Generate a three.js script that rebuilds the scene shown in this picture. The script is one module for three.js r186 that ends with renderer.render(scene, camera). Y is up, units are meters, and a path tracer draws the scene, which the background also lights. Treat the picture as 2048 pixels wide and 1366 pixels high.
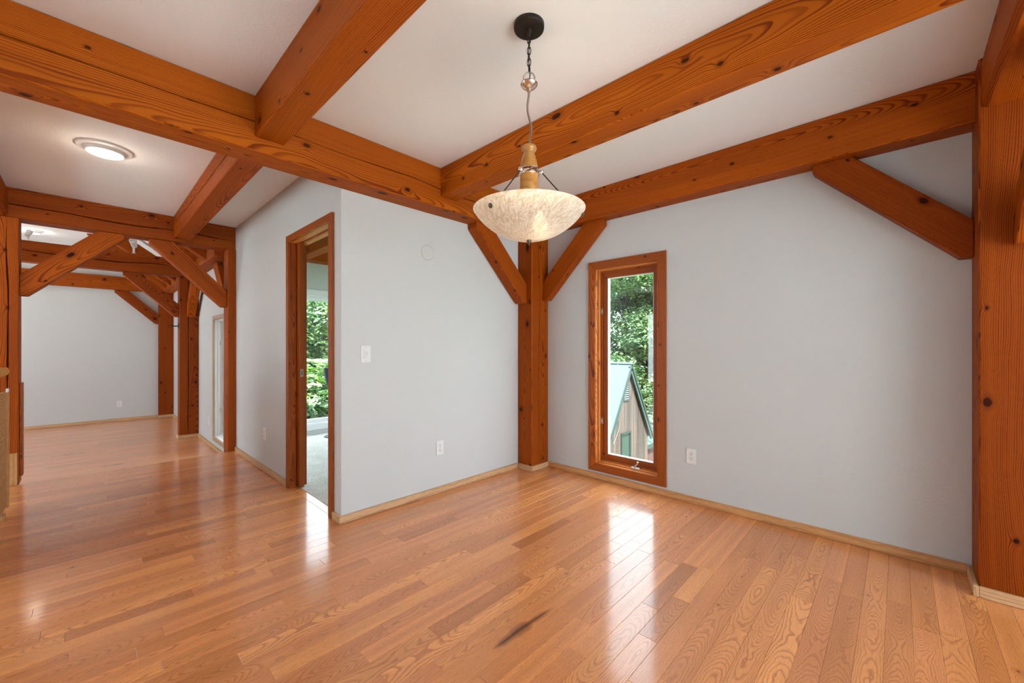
import * as THREE from 'three';
import { RoundedBoxGeometry } from 'three/addons/geometries/RoundedBoxGeometry.js';
import { mergeGeometries } from 'three/addons/utils/BufferGeometryUtils.js';
import { RectAreaLightUniformsLib } from 'three/addons/lights/RectAreaLightUniformsLib.js';

// ---------------------------------------------------------------- camera, sky, exposure
const W = 2048, H = 1366, FPX = 812, CX = 1024, CY = 694.3, EYE = [0, 1.2, 0];
const YAW = Math.atan2(774, 812);
const scene = new THREE.Scene();
const camera = new THREE.PerspectiveCamera(2 * Math.atan(H / 2 / FPX) * 180 / Math.PI, W / H, 0.05, 300);
camera.position.set(...EYE);
camera.rotation.set(0, YAW, 0);
camera.setViewOffset(W, H, 0, H / 2 - CY, W, H);
scene.add(camera);
scene.background = new THREE.Color().setRGB(0.84, 1.0, 1.10);          // even bright hazy sky
scene.backgroundIntensity = 7.0;
const sun = new THREE.DirectionalLight(new THREE.Color().setRGB(0.88, 0.98, 0.96), 42);   // high sun behind the camera's right shoulder
sun.position.set(6, 14, 2.5); sun.target.position.set(-1, 0, -4); sun.castShadow = true; sun.shadow.radius = 2;
Object.assign(sun.shadow.camera, { left: -30, right: 30, top: 30, bottom: -30, near: 0.5, far: 80 }); sun.shadow.mapSize.set(4096, 4096);
scene.add(sun, sun.target);
const renderer = new THREE.WebGLRenderer({ antialias: true });
renderer.toneMapping = THREE.LinearToneMapping;
renderer.toneMappingExposure = 1.06;
renderer.shadowMap.enabled = true;
RectAreaLightUniformsLib.init();

// ---------------------------------------------------------------- helpers
let seedState = 12345;
function rnd() { seedState = (seedState * 1664525 + 1013904223) >>> 0; return seedState / 4294967296; }
const rr = (a, b) => a + (b - a) * rnd();
function hash(a, b = 0, c = 0) { let h = (a * 374761393 + b * 668265263 + c * 2147483647) | 0; h = (h ^ (h >>> 13)) * 1274126177 | 0; h ^= h >>> 16; return (h >>> 0) / 4294967296; }
const V3 = (x, y, z) => new THREE.Vector3(x, y, z);
const names = {};
function numbered(n) { const k = names[n] ?? 0; names[n] = k + 1; return k ? `${n}_${String(k).padStart(3, '0')}` : n; }
function tag(o, label, category, group, kind) {
  o.userData.label = label;
  if (category) o.userData.category = category;
  if (group) o.userData.group = group;
  if (kind) o.userData.kind = kind;
  return o;
}
function group(name, label, category, pos = [0, 0, 0], grp, kind) {
  const g = new THREE.Group(); g.name = numbered(name); g.position.set(...pos); scene.add(g);
  return tag(g, label, category, grp, kind);
}
function part(name, geos, mat, parent, pos) {
  const list = Array.isArray(geos) ? geos : [geos];
  const g = list.length > 1 ? mergeGeometries(list.map((q) => flat(q))) : list[0];
  const m = new THREE.Mesh(g, mat); m.name = name; if (pos) m.position.set(...pos); parent.add(m); return m;
}
function solo(name, geos, mat, label, category, grp, kind) {
  const m = part(numbered(name), geos, mat, scene); return tag(m, label, category, grp, kind);
}
function flat(g) { const q = g.index ? g.toNonIndexed() : g; for (const k of Object.keys(q.attributes)) if (!['position', 'normal', 'uv'].includes(k)) q.deleteAttribute(k); return q; }
function box(x0, x1, y0, y1, z0, z1, b = 0) {
  const w = x1 - x0, h = y1 - y0, d = z1 - z0;
  const g = b ? new RoundedBoxGeometry(w, h, d, 1, b) : new THREE.BoxGeometry(w, h, d);
  g.translate((x0 + x1) / 2, (y0 + y1) / 2, (z0 + z1) / 2);
  return metricUV(flat(g));
}
// uv in metres from the position, by the way a face points
function metricUV(g, s = 1) {
  const p = g.attributes.position, n = g.attributes.normal, uv = new Float32Array(p.count * 2);
  for (let i = 0; i < p.count; i++) {
    const ax = Math.abs(n.getX(i)), ay = Math.abs(n.getY(i)), az = Math.abs(n.getZ(i));
    let u, v;
    if (ax >= ay && ax >= az) { u = p.getZ(i); v = p.getY(i); } else if (ay >= az) { u = p.getX(i); v = p.getZ(i); } else { u = p.getX(i); v = p.getY(i); }
    uv[i * 2] = u * s; uv[i * 2 + 1] = v * s;
  }
  g.setAttribute('uv', new THREE.BufferAttribute(uv, 2)); return g;
}
// grain runs along axis; every flat side takes its own strip of the wood atlas
function woodUV(geo, axis, atlas, seed, rows) {
  const g = flat(geo); g.computeBoundingBox();
  const c = g.boundingBox.getCenter(V3()), p = g.attributes.position, uv = new Float32Array(p.count * 2);
  const a = axis.clone().normalize(), A = V3(), B = V3(), C = V3(), n = V3(), e = V3(), cr = V3();
  for (let i = 0; i < p.count; i += 3) {
    A.fromBufferAttribute(p, i); B.fromBufferAttribute(p, i + 1); C.fromBufferAttribute(p, i + 2);
    n.copy(B).sub(A).cross(e.copy(C).sub(A)).normalize();
    const q = (t) => Math.round(t * 1.3);
    const key = q(n.x) * 9 + q(n.y) * 3 + q(n.z) + 20;
    const pick = Math.floor(hash(seed, key, 7) * (rows ? rows.length : atlas.rows)), row = rows ? rows[pick] : pick, off = hash(seed, key, 3);
    cr.crossVectors(n, a);
    let ua = a; if (cr.length() < 0.35) { ua = Math.abs(n.y) > 0.7 ? V3(1, 0, 0) : V3(0, 1, 0); cr.crossVectors(n, ua); }
    cr.normalize();
    if (cr.x + cr.y * 1.1 + cr.z * 1.2 < 0) cr.negate();
    [A, B, C].forEach((P, k) => {
      const t = THREE.MathUtils.clamp(e.copy(P).sub(c).dot(cr) / atlas.width, -0.49, 0.49);
      uv[(i + k) * 2] = P.dot(ua) / atlas.length + off;
      uv[(i + k) * 2 + 1] = (row + 0.5 + t) / atlas.rows;
    });
  }
  g.setAttribute('uv', new THREE.BufferAttribute(uv, 2)); g.computeVertexNormals(); return g;
}
function tube(pts, r, seg = 24, rad = 8) { return new THREE.TubeGeometry(new THREE.CatmullRomCurve3(pts.map((q) => V3(...q))), seg, r, rad, false); }
function rod(a, b, r, r2 = r, n = 10) {
  const A = V3(...a), B = V3(...b), g = new THREE.CylinderGeometry(r2, r, A.distanceTo(B), n);
  g.applyQuaternion(new THREE.Quaternion().setFromUnitVectors(V3(0, 1, 0), B.clone().sub(A).normalize()));
  g.translate((A.x + B.x) / 2, (A.y + B.y) / 2, (A.z + B.z) / 2); return g;
}
const lathe = (pts, n = 48) => new THREE.LatheGeometry(pts.map(([r, y]) => new THREE.Vector2(r, y)), n);

// ---------------------------------------------------------------- textures
const PERM = new Uint8Array(512); { const a = [...Array(256).keys()]; for (let i = 255; i > 0; i--) { const j = Math.floor(rnd() * (i + 1)); [a[i], a[j]] = [a[j], a[i]]; } for (let i = 0; i < 512; i++) PERM[i] = a[i & 255]; }
function vn(x, y, px = 256, s = 0) {           // value noise, repeating every px cells along x
  const xi = Math.floor(x), yi = Math.floor(y), fx = x - xi, fy = y - yi, u = fx * fx * (3 - 2 * fx), v = fy * fy * (3 - 2 * fy);
  const a = ((xi % px) + px) % px, b = (a + 1) % px, c = (yi + s * 57) & 255, d = (c + 1) & 255;
  const A = PERM[PERM[a & 255] + c], B = PERM[PERM[b & 255] + c], C = PERM[PERM[a & 255] + d], D = PERM[PERM[b & 255] + d];
  return ((A + (B - A) * u) + ((C - A) + (A - B - C + D) * u) * v) / 255;
}
const sm = (a, b, x) => { const t = Math.min(1, Math.max(0, (x - a) / (b - a))); return t * t * (3 - 2 * t); };
function dataTex(w, h, fn, srgb = true) {
  const d = new Uint8Array(w * h * 4), o = [0, 0, 0];
  for (let y = 0; y < h; y++) for (let x = 0; x < w; x++) { fn(x, y, o); const i = (y * w + x) * 4; for (let k = 0; k < 3; k++) d[i + k] = Math.max(0, Math.min(255, o[k])); d[i + 3] = 255; }
  const t = new THREE.DataTexture(d, w, h); t.wrapS = t.wrapT = THREE.RepeatWrapping; t.magFilter = THREE.LinearFilter; t.minFilter = THREE.LinearMipmapLinearFilter; t.generateMipmaps = true;
  if (srgb) t.colorSpace = THREE.SRGBColorSpace; t.needsUpdate = true; return t;
}
const mix3 = (o, c, t) => { for (let k = 0; k < 3; k++) o[k] += (c[k] - o[k]) * t; };

// Douglas fir timbers: 8 strips, 0.32 m wide, 3.2 m long
const FIR = { rows: 8, width: 0.32, length: 3.2 };
{
  const S = 2048, RH = S / FIR.rows, P = [];
  for (let k = 0; k < FIR.rows; k++) {
    const knots = [], n = 7 + Math.floor(hash(k, 91) * 5);
    for (let j = 0; j < n; j++) knots.push({ x: (j + 0.15 + 0.7 * hash(k, j, 1)) / n * FIR.length, y: (hash(k, j, 2) - 0.5) * 0.24, r: 0.005 + 0.012 * hash(k, j, 3) ** 1.5, t: hash(k, j, 4) });
    P.push({ yc: [-0.05, 0.02, 0.14, -0.16, 0.0, 0.07, -0.22, -0.09][k], d: [0.05, 0.09, 0.12, 0.18, 0.03, 0.06, 0.22, 0.1][k], b: 0.02 + 0.03 * hash(k, 5), ph: hash(k, 6) * 6.28, rs: 0.0048 + 0.003 * hash(k, 8), tone: hash(k, 9), knots });
  }
  const q0 = (k, px) => vn(px / 90, k * 5, 23, 2);
  FIR.map = dataTex(S, S, (px, py, o) => {
    const k = Math.min(FIR.rows - 1, Math.floor(py / RH)), r = P[k], x = px / S * FIR.length, y = ((py - k * RH) / RH - 0.5) * FIR.width;
    const xn = px / S;
    const D = r.d + r.b * Math.sin(6.283 * xn + r.ph) + 0.02 * (vn(xn * 8, k * 9.1, 8) - 0.5);
    let R = Math.hypot(y - r.yc + 0.02 * (vn(xn * 6, y * 6, 6, k) - 0.5), D) + 0.006 * (vn(xn * 24, y * 22, 24, k + 3) - 0.5);
    let core = 0, halo = 0;
    for (const q of r.knots) {
      let dx = Math.abs(x - q.x); if (dx > FIR.length / 2) dx = FIR.length - dx;
      if (dx > 0.2) continue;
      const dy = y - q.y, e = Math.hypot(dx * (0.45 + 0.4 * q.t), dy), w = q.r;
      R += (r.yc > q.y ? -1 : 1) * w * 1.5 * Math.exp(-(dx * dx) / (w * w * 16) - (dy * dy) / (w * w * 5));
      const wob = w * (0.85 + 0.35 * vn(Math.atan2(dy, dx) * 1.3 + 9, q.t * 40, 256, k));
      core = Math.max(core, 1 - sm(wob * 0.75, wob * 1.12, e)); halo = Math.max(halo, 1 - sm(w * 0.9, w * 2.6, e));
    }
    const ph = R / r.rs, s = ph - Math.floor(ph), per = vn(Math.floor(ph) * 1.7, k * 3, 256, 5);
    const late = sm(0.42, 0.86, s) * (1 - sm(0.92, 1, s)) * (0.35 + 0.65 * per);
    const fine = vn(xn * 60, py * 1.3, 60, k) - 0.5, broad = vn(xn * 4, y * 14, 4, k + 11) - 0.5;
    const tn = (r.tone - 0.5) * 14 + broad * 26 + fine * 9;
    o[0] = 206 + tn; o[1] = 122 + tn * 0.85; o[2] = 52 + tn * 0.45;
    mix3(o, [118, 44, 12], late * 0.85);
    mix3(o, [128, 58, 20], halo * 0.4);
    mix3(o, [56, 23, 10], core * (0.62 + 0.36 * q0(k, px)));
  });
}
// red oak strip: 24 strips, 0.0833 m wide, 1.7 m long
const OAK = { rows: 24, width: 0.0833, length: 1.7 };
{
  const S = 2048, RH = S / OAK.rows, P = [];
  for (let k = 0; k < OAK.rows; k++) {
    const cath = k % 3 !== 0;
    P.push({ yc: cath ? (hash(k, 2) - 0.5) * 0.05 : 0.12 + 0.1 * hash(k, 2), d: cath ? 0.012 + 0.05 * hash(k, 3) : 0.05, b: cath ? 0.012 + 0.02 * hash(k, 4) : 0.01, ph: hash(k, 5) * 6.28, rs: 0.004 + 0.0032 * hash(k, 6), tone: (hash(k, 7) - 0.5) * 2, pink: hash(k, 8), knot: hash(k, 12) > 0.72 ? { x: hash(k, 13) * OAK.length, y: (hash(k, 14) - 0.5) * 0.05, r: 0.004 + 0.004 * hash(k, 15) } : null, cath });
  }
  P[23].tone = -2.3; P[22].tone = -1.6;
  OAK.map = dataTex(S, S, (px, py, o) => {
    const k = Math.min(OAK.rows - 1, Math.floor(py / RH)), r = P[k], xn = px / S, x = xn * OAK.length, y = ((py - k * RH) / RH - 0.5) * OAK.width;
    const D = r.d + r.b * Math.sin(6.283 * xn * (r.cath ? 2 : 1) + r.ph) + 0.022 * (vn(xn * 9, k * 7.3, 9) - 0.5);
    let R = Math.hypot(y - r.yc + 0.01 * (vn(xn * 12, y * 20, 12, k) - 0.5), D) + 0.0035 * (vn(xn * 50, y * 70, 50, k + 2) - 0.5);
    let core = 0, halo = 0;
    if (r.knot) {
      let dx = Math.abs(x - r.knot.x); if (dx > OAK.length / 2) dx = OAK.length - dx;
      const dy = y - r.knot.y, w = r.knot.r, e = Math.hypot(dx * 0.8, dy);
      R += w * 1.8 * Math.exp(-(dx * dx) / (w * w * 22) - (dy * dy) / (w * w * 8));
      core = 1 - sm(w * 0.3, w * 0.9, e); halo = 1 - sm(w, w * 3.5, e);
    }
    const ph = R / r.rs, s = ph - Math.floor(ph);
    const early = (1 - sm(0.05, 0.5, s)) * (0.4 + 0.6 * vn(Math.floor(ph) * 2.3, k * 5, 256, 8));
    const pore = sm(0.58, 0.85, vn(xn * 150, py * 2.1, 150, k)) * (0.25 + 0.75 * early);
    const fleck = vn(xn * 40, py * 0.8, 40, k + 4) - 0.5, broad = vn(xn * 5, y * 25, 5, k + 7) - 0.5;
    const tn = r.tone * 13 + broad * 18 + fleck * 12;
    o[0] = 210 + tn; o[1] = 155 + tn * 0.95 - r.pink * 4; o[2] = 108 + tn * 0.8 + r.pink * 5;
    mix3(o, [160, 100, 56], early * 0.62);
    mix3(o, [128, 76, 42], pore * 0.55);
    mix3(o, [150, 92, 50], halo * 0.35); mix3(o, [70, 40, 22], core * 0.85);
    if (k === 21) {                                       // a board with a black mineral streak
      const c = 0.012 * Math.sin(xn * 9) + 0.006 * (vn(xn * 14, 3, 14) - 0.5), m = sm(0.30, 0.40, xn) * (1 - sm(0.50, 0.54, xn));
      const w = 0.004 + 0.009 * m * vn(xn * 40, 9, 40);
      mix3(o, [46, 28, 18], m * (1 - sm(w * 0.3, w, Math.abs(y - c - 0.01))) * 0.93); mix3(o, [120, 72, 40], m * (1 - sm(w, w * 3.4, Math.abs(y - c - 0.01))) * 0.6);
    }
  });
}
// pale plain wood: trim and rough boards
const PALE = { rows: 4, width: 0.2, length: 1.2 };
PALE.map = dataTex(1024, 512, (px, py, o) => {
  const k = Math.floor(py / 128), xn = px / 1024, y = (py % 128) / 128;
  const ph = (y * 9 + 1.4 * vn(xn * 4, y * 3, 4, k) + 0.3 * vn(xn * 20, y * 12, 20, k)), s = ph - Math.floor(ph);
  const f = vn(xn * 50, py * 0.9, 50, k) - 0.5, t = -28 * sm(0.5, 0.95, s) * (1 - sm(0.95, 1, s)) + f * 22;
  o[0] = 236 + t; o[1] = 226 + t * 1.1; o[2] = 214 + t * 1.3;
});
const grainNoise = dataTex(512, 512, (x, y, o) => { const n = 0.6 * vn(x / 8, y / 8, 64) + 0.4 * vn(x / 3.2, y / 3.2, 160, 9); o[0] = o[1] = o[2] = 255 * n; }, false);
grainNoise.repeat.set(2.2, 2.2);
const carpetTex = dataTex(512, 512, (x, y, o) => { const n = 0.5 * vn(x / 2, y / 2, 256) + 0.3 * vn(x / 5, y / 5, 102, 3) + 0.2 * vn(x / 64, y / 64, 8, 5); o[0] = 165 + 80 * n; o[1] = 163 + 78 * n; o[2] = 156 + 76 * n; });
const sidingTex = dataTex(1024, 512, (x, y, o) => {       // weathered vertical boards of the shed, too fine to tell apart
  const b = Math.floor(x / 26), e = (x % 26) / 26, g = vn(x / 1.7, y / 90, 602, 2), st = vn(x / 9, y / 160, 114, 6), tone = hash(b, 31);
  const edge = e < 0.1 ? 0.55 : 1, t = (0.55 + 0.45 * g + 0.5 * (st - 0.5) + 0.3 * (tone - 0.5)) * edge;
  o[0] = 196 * t; o[1] = 172 * t; o[2] = 156 * t;
});
const alabaster = dataTex(512, 256, (x, y, o) => {
  const wx = 10 * vn(x / 22, y / 22, 23, 1), n = vn(x / 9 + wx * 0.4, y / 6 + wx * 0.6, 57, 4), m = vn(x / 20, y / 16 + wx, 26, 8);
  const t = sm(0.35, 0.62, n) * 0.75 + sm(0.4, 0.7, m) * 0.25;
  o[0] = 226 + 29 * t; o[1] = 214 + 39 * t; o[2] = 192 + 53 * t;
});

// ---------------------------------------------------------------- materials
const std = (o) => new THREE.MeshPhysicalMaterial(o);
const lin = (r, g, b) => new THREE.Color().setRGB(r, g, b);
const M = {
  wall: std({ color: lin(0.66, 0.67, 0.665), roughness: 0.85, bumpMap: grainNoise, bumpScale: 0.0006 }),
  ceiling: std({ color: lin(0.89, 0.9, 0.91), roughness: 0.9, bumpMap: grainNoise, bumpScale: 0.0008 }),
  fir: std({ map: FIR.map, color: lin(0.68, 0.43, 0.06), roughness: 0.55, specularIntensity: 0.3 }),
  firTrim: std({ map: FIR.map, color: lin(0.68, 0.5, 0.2), roughness: 0.45, specularIntensity: 0.6 }),
  firPale: std({ map: FIR.map, color: lin(1.25, 1.45, 1.6), roughness: 0.45 }),
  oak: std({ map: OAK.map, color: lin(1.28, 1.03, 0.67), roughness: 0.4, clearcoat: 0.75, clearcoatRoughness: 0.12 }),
  oakFarLit: std({ map: OAK.map, color: lin(1.4, 1.22, 1.0), roughness: 0.42, clearcoat: 1, clearcoatRoughness: 0.28 }),  // same oak, colour raised to stand for light on the sunken floor
  beige: std({ map: PALE.map, color: lin(0.6, 0.47, 0.38), roughness: 0.55 }),
  mapleWarm: std({ map: PALE.map, color: lin(0.82, 0.45, 0.2), roughness: 0.5 }),
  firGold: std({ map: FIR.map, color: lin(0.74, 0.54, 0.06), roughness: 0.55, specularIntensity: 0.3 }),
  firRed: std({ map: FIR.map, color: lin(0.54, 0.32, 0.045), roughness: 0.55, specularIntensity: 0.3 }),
  maple: std({ map: PALE.map, color: lin(0.84, 0.56, 0.33), roughness: 0.5 }),
  roughWood: std({ map: PALE.map, color: lin(0.78, 0.47, 0.22), roughness: 0.9, specularIntensity: 0.3, bumpMap: grainNoise, bumpScale: 0.001 }),
  amberWood: std({ color: lin(0.74, 0.33, 0.04), roughness: 0.7, specularIntensity: 0.4 }),
  turnedWood: std({ map: PALE.map, color: lin(0.62, 0.31, 0.075), roughness: 0.3, clearcoat: 0.6, clearcoatRoughness: 0.12 }),
  white: std({ color: lin(0.82, 0.82, 0.81), roughness: 0.4 }),
  plate: std({ color: lin(0.84, 0.83, 0.81), roughness: 0.35 }),
  slot: std({ color: lin(0.03, 0.03, 0.03), roughness: 0.7 }),
  bronze: std({ color: lin(0.028, 0.022, 0.018), roughness: 0.42, metalness: 0.6 }),
  chrome: std({ color: lin(0.78, 0.77, 0.75), roughness: 0.08, metalness: 1 }),
  nickel: std({ color: lin(0.5, 0.46, 0.40), roughness: 0.28, metalness: 1 }),
  darkWire: std({ color: lin(0.05, 0.045, 0.04), roughness: 0.4, metalness: 0.7 }),
  antique: std({ color: lin(0.16, 0.13, 0.09), roughness: 0.35, metalness: 1 }),
  steel: std({ color: lin(0.55, 0.54, 0.52), roughness: 0.32, metalness: 1 }),
  bowl: std({ map: alabaster, color: lin(1, 0.97, 0.92), roughness: 0.9, transmission: 0.5, thickness: 0, side: THREE.DoubleSide }),
  pane: std({ color: lin(1, 1, 1), roughness: 0, transmission: 1, thickness: 0, ior: 1.5 }),
  gasket: std({ color: lin(0.72, 0.74, 0.74), roughness: 0.5 }),
  rug: std({ color: lin(0.8, 0.79, 0.76), roughness: 1, bumpMap: grainNoise, bumpScale: 0.003 }),
  rugEdge: std({ color: lin(0.5, 0.45, 0.4), roughness: 1 }),
  carpet: std({ map: carpetTex, roughness: 1, bumpMap: grainNoise, bumpScale: 0.004 }),
  sub: std({ color: lin(0.09, 0.05, 0.03), roughness: 0.9 }),
  black: std({ color: lin(0.012, 0.012, 0.013), roughness: 0.5 }),
  navy: std({ color: lin(0.012, 0.03, 0.05), roughness: 0.45 }),
  siding: std({ map: sidingTex, color: lin(0.14, 0.115, 0.1), roughness: 0.95 }),
  redSiding: std({ map: sidingTex, color: lin(0.16, 0.04, 0.014), roughness: 0.95 }),
  greenRoof: std({ color: lin(0.034, 0.055, 0.05), roughness: 0.38, metalness: 0.0, clearcoat: 0.3, clearcoatRoughness: 0.3 }),
  louver: std({ color: lin(0.09, 0.11, 0.11), roughness: 0.6 }),
  greenTrim: std({ color: lin(0.008, 0.018, 0.016), roughness: 0.5 }),
  mintTrim: std({ color: lin(0.022, 0.036, 0.033), roughness: 0.6 }),
  darkGlass: std({ color: lin(0.02, 0.03, 0.03), roughness: 0.05 }),
  panel: std({ color: lin(0.05, 0.045, 0.05), roughness: 0.25 }),
  bark: std({ color: lin(0.016, 0.014, 0.011), roughness: 0.95, bumpMap: grainNoise, bumpScale: 0.02 }),
  leaf: std({ color: lin(1, 1, 1), roughness: 0.85, transmission: 0.4, thickness: 0, side: THREE.DoubleSide }),
  grass: std({ color: lin(0.05, 0.09, 0.025), roughness: 1 }),
  extWall: std({ color: lin(0.3, 0.26, 0.22), roughness: 0.9 }),
  bounce_patio: std({ color: lin(0.74, 0.75, 0.75), roughness: 0.9, bumpMap: grainNoise, bumpScale: 0.003 }),
  patch: std({ color: lin(0.66, 0.66, 0.64), roughness: 0.6 }),
  lens: std({ color: lin(0.9, 0.88, 0.82), roughness: 0.5, emissive: lin(1, 0.93, 0.82), emissiveIntensity: 2.6 }),
  bulb: std({ color: lin(0.9, 0.88, 0.82), roughness: 0.5, emissive: lin(1, 0.85, 0.62), emissiveIntensity: 4.5 }),
};
function lamp(parent, x, y, z, intensity, color, radius = 1) {
  const l = new THREE.PointLight(color, intensity); l.position.set(x, y, z); l.castShadow = true; l.shadow.radius = radius; l.name = 'lamp_light'; parent.add(l); return l;
}

// ---------------------------------------------------------------- layout (metres)
const CE = 2.589, XL = -2.752, ZR = -3.225, ZD = -1.2, XS = -5.54, LOW = -0.18, XF = -10.52, XE = 3.6, ZS = 3.4, T = 0.15;
const XB = -5.84;                                          // outer wall of the bedroom

// wall slab with openings; along 'x' (plane z = at, room on the side 'sgn') or 'z'
function wallGeo(along, a0, a1, y0, y1, t0, t1, holes = []) {
  const out = [], bx = (p0, p1, q0, q1) => { if (p1 - p0 > 1e-4 && q1 - q0 > 1e-4) out.push(along === 'x' ? box(p0, p1, q0, q1, t0, t1) : box(t0, t1, q0, q1, p0, p1)); };
  let cur = a0;
  for (const [h0, h1, k0, k1] of [...holes].sort((p, q) => p[0] - q[0])) { bx(cur, h0, y0, y1); bx(h0, h1, y0, k0); bx(h0, h1, k1, y1); cur = h1; }
  bx(cur, a1, y0, y1); return out;
}
const S = (name, geos, mat, label) => solo(name, geos, mat, label, undefined, undefined, 'structure');

const W1 = { x0: -2.012, x1: -1.423, y0: 0.142, y1: 1.909 };           // near casement
const W2 = { z0: -3.0, z1: -1.75, y0: 0.13, y1: 1.915 };               // bedroom picture window
const W3 = { x0: -6.68, x1: -6.10, y0: 0.0, y1: 1.565 };               // sunken room casement
const DO = { x0: -3.745, x1: -2.923, y1: 2.087 };
S('wall_left', wallGeo('z', ZR, ZD - 0.13, 0, CE, XL - 0.12, XL), M.wall, 'white wall carrying the dimmer switch, beside the bedroom door');
const wallRight = S('wall_right', wallGeo('x', XB - T, XE + T, 0, CE + 0.05, ZR - T, ZR, [[-5.3, -3.5, 0.5, 2.1], [W1.x0 - 0.02, W1.x1 + 0.02, W1.y0 - 0.02, W1.y1 + 0.02]]), M.wall, 'white wall with the tall narrow wooden window');
S('wall_door', wallGeo('x', XS - 0.04, XL, 0, CE, ZD - 0.13, ZD, [[DO.x0 - 0.02, DO.x1 + 0.02, 0, DO.y1 + 0.02]]), M.wall, 'white wall around the bedroom doorway');
S('wall_bedroom', wallGeo('z', ZR, ZD - 0.13, -0.05, CE, XB - T, XB, [[W2.z0, W2.z1, W2.y0, W2.y1]]), M.wall, 'white bedroom wall around the large picture window');
S('wall_lower_window', wallGeo('x', XF - T, XS - 0.09, LOW - 0.15, 3.2, ZD - 0.14, ZD, [[W3.x0 - 0.02, W3.x1 + 0.02, W3.y0 - 0.02, W3.y1 + 0.02]]), M.wall, 'white side wall of the sunken room with the white window');
S('wall_far', wallGeo('z', ZD - 0.14, ZS + T, LOW - 0.15, 3.3, XF - T, XF), M.wall, 'blank white end wall of the sunken room');
S('wall_header', wallGeo('z', ZD - 0.14, ZS, CE - 0.005, 3.3, -5.74, -5.62), M.wall, 'white wall strip above the beam at the step');
// walls behind the camera, with unseen windows added for daylight
const E1 = [-2.9, -0.05, 0.06, 2.3], E2 = [0.1, 1.1, 0.06, 2.3];
S('wall_east', wallGeo('z', ZR, ZS, 0, CE + 0.05, XE, XE + T, [E1, E2]), M.wall, 'white outer wall with two added windows behind the camera');
const F1 = [-9.4, -7.3, 0.2, 2.1], F2 = [-4.8, -3.1, 0.25, 2.1];
S('wall_south', wallGeo('x', XF - T, XE + T, LOW - 0.15, 3.3, ZS, ZS + T, [F1, F2]), M.wall, 'white outer wall opposite the windows of the sunken room');
S('ceiling', box(-5.62, XE + T, CE, CE + 0.12, ZR - T, ZS + T), M.ceiling, 'flat white ceiling between the timber beams');
S('ceiling_bedroom', box(XB - T, -5.62, CE, CE + 0.12, ZR - T, ZD - 0.14), M.ceiling, 'white ceiling strip over the bedroom window');
{
  const pitch = Math.tan(35 * Math.PI / 180), g = [];
  const y0 = 2.5, z1 = ZD + (3.0 - y0) / pitch;
  const sh = new THREE.Shape(); sh.moveTo(ZD - 0.14, y0 - 0.14 * pitch); sh.lineTo(z1, 3.0); sh.lineTo(ZS, 3.0); sh.lineTo(ZS, 3.15); sh.lineTo(z1 - 0.05, 3.15); sh.lineTo(ZD - 0.14, y0 + 0.16);
  const e = new THREE.ExtrudeGeometry(sh, { depth: -XF - 5.74 + T, bevelEnabled: false }); e.rotateY(-Math.PI / 2); e.translate(-5.74, 0, 0);
  S('ceiling_lower', metricUV(flat(e)), M.ceiling, 'white vaulted ceiling of the sunken room');
}

// ---------------------------------------------------------------- floors
const BW = 0.0833;
function boardGeo(len, row, off, flip) {
  const w = BW / 2 - 0.0002, l = len / 2 - 0.0003, c = 0.0008, h = 0.014, pos = [], uv = [];
  const U = (z) => (flip ? -z : z) / OAK.length + off, Vv = (x) => (row + 0.5 + THREE.MathUtils.clamp((flip ? -x : x) / OAK.width, -0.485, 0.485)) / OAK.rows;
  const quad = (a, b, d, e) => { for (const p of [a, b, d, a, d, e]) { pos.push(...p); uv.push(U(p[2]), Vv(p[0])); } };
  const t = [[-w + c, 0, -l + c], [-w + c, 0, l - c], [w - c, 0, l - c], [w - c, 0, -l + c]], m = [[-w, -c, -l], [-w, -c, l], [w, -c, l], [w, -c, -l]], b = m.map(([x, , z]) => [x, -h, z]);
  quad(t[0], t[1], t[2], t[3]);
  for (let i = 0; i < 4; i++) { const j = (i + 1) % 4; quad(m[i], m[j], t[j], t[i]); quad(b[i], b[j], m[j], m[i]); }
  const g = new THREE.BufferGeometry(); g.setAttribute('position', new THREE.Float32BufferAttribute(pos, 3)); g.setAttribute('uv', new THREE.Float32BufferAttribute(uv, 2)); g.computeVertexNormals(); return g;
}
function toPixel(x, y, z) {
  const dx = x, dy = y - 1.2, dz = z, s = Math.sin(YAW), c = Math.cos(YAW), f = -dx * s - dz * c, r = dx * c - dz * s;
  return f < 0.05 ? null : [CX + FPX * r / f, CY - FPX * dy / f];
}
const floor = group('floor', 'glossy red oak strip floor of the upper level', undefined, [0, 0, 0], undefined, 'structure');
part('subfloor', box(XS + 0.002, XE + T, -0.3, -0.0135, ZR, ZS), M.sub, floor).position.set(0, 0, 0);
const DARKROWS = [22, 23], special = [
  { x: -1.67, z0: -2.31, z1: -1.78, row: 23 }, { x: -1.17, z0: -1.68, z1: -0.80, row: 21, off: 0.46 },
  { x: -3.12, z0: -0.55, z1: -0.22, row: 23 }, { x: -2.48, z0: -0.36, z1: 0.06, row: 22 }, { x: -1.4, z0: -2.93, z1: -2.6, row: 22 }, { x: -0.75, z0: -1.95, z1: -1.6, row: 22 }, { x: -3.9, z0: -0.9, z1: -0.35, row: 22 },
];
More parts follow.
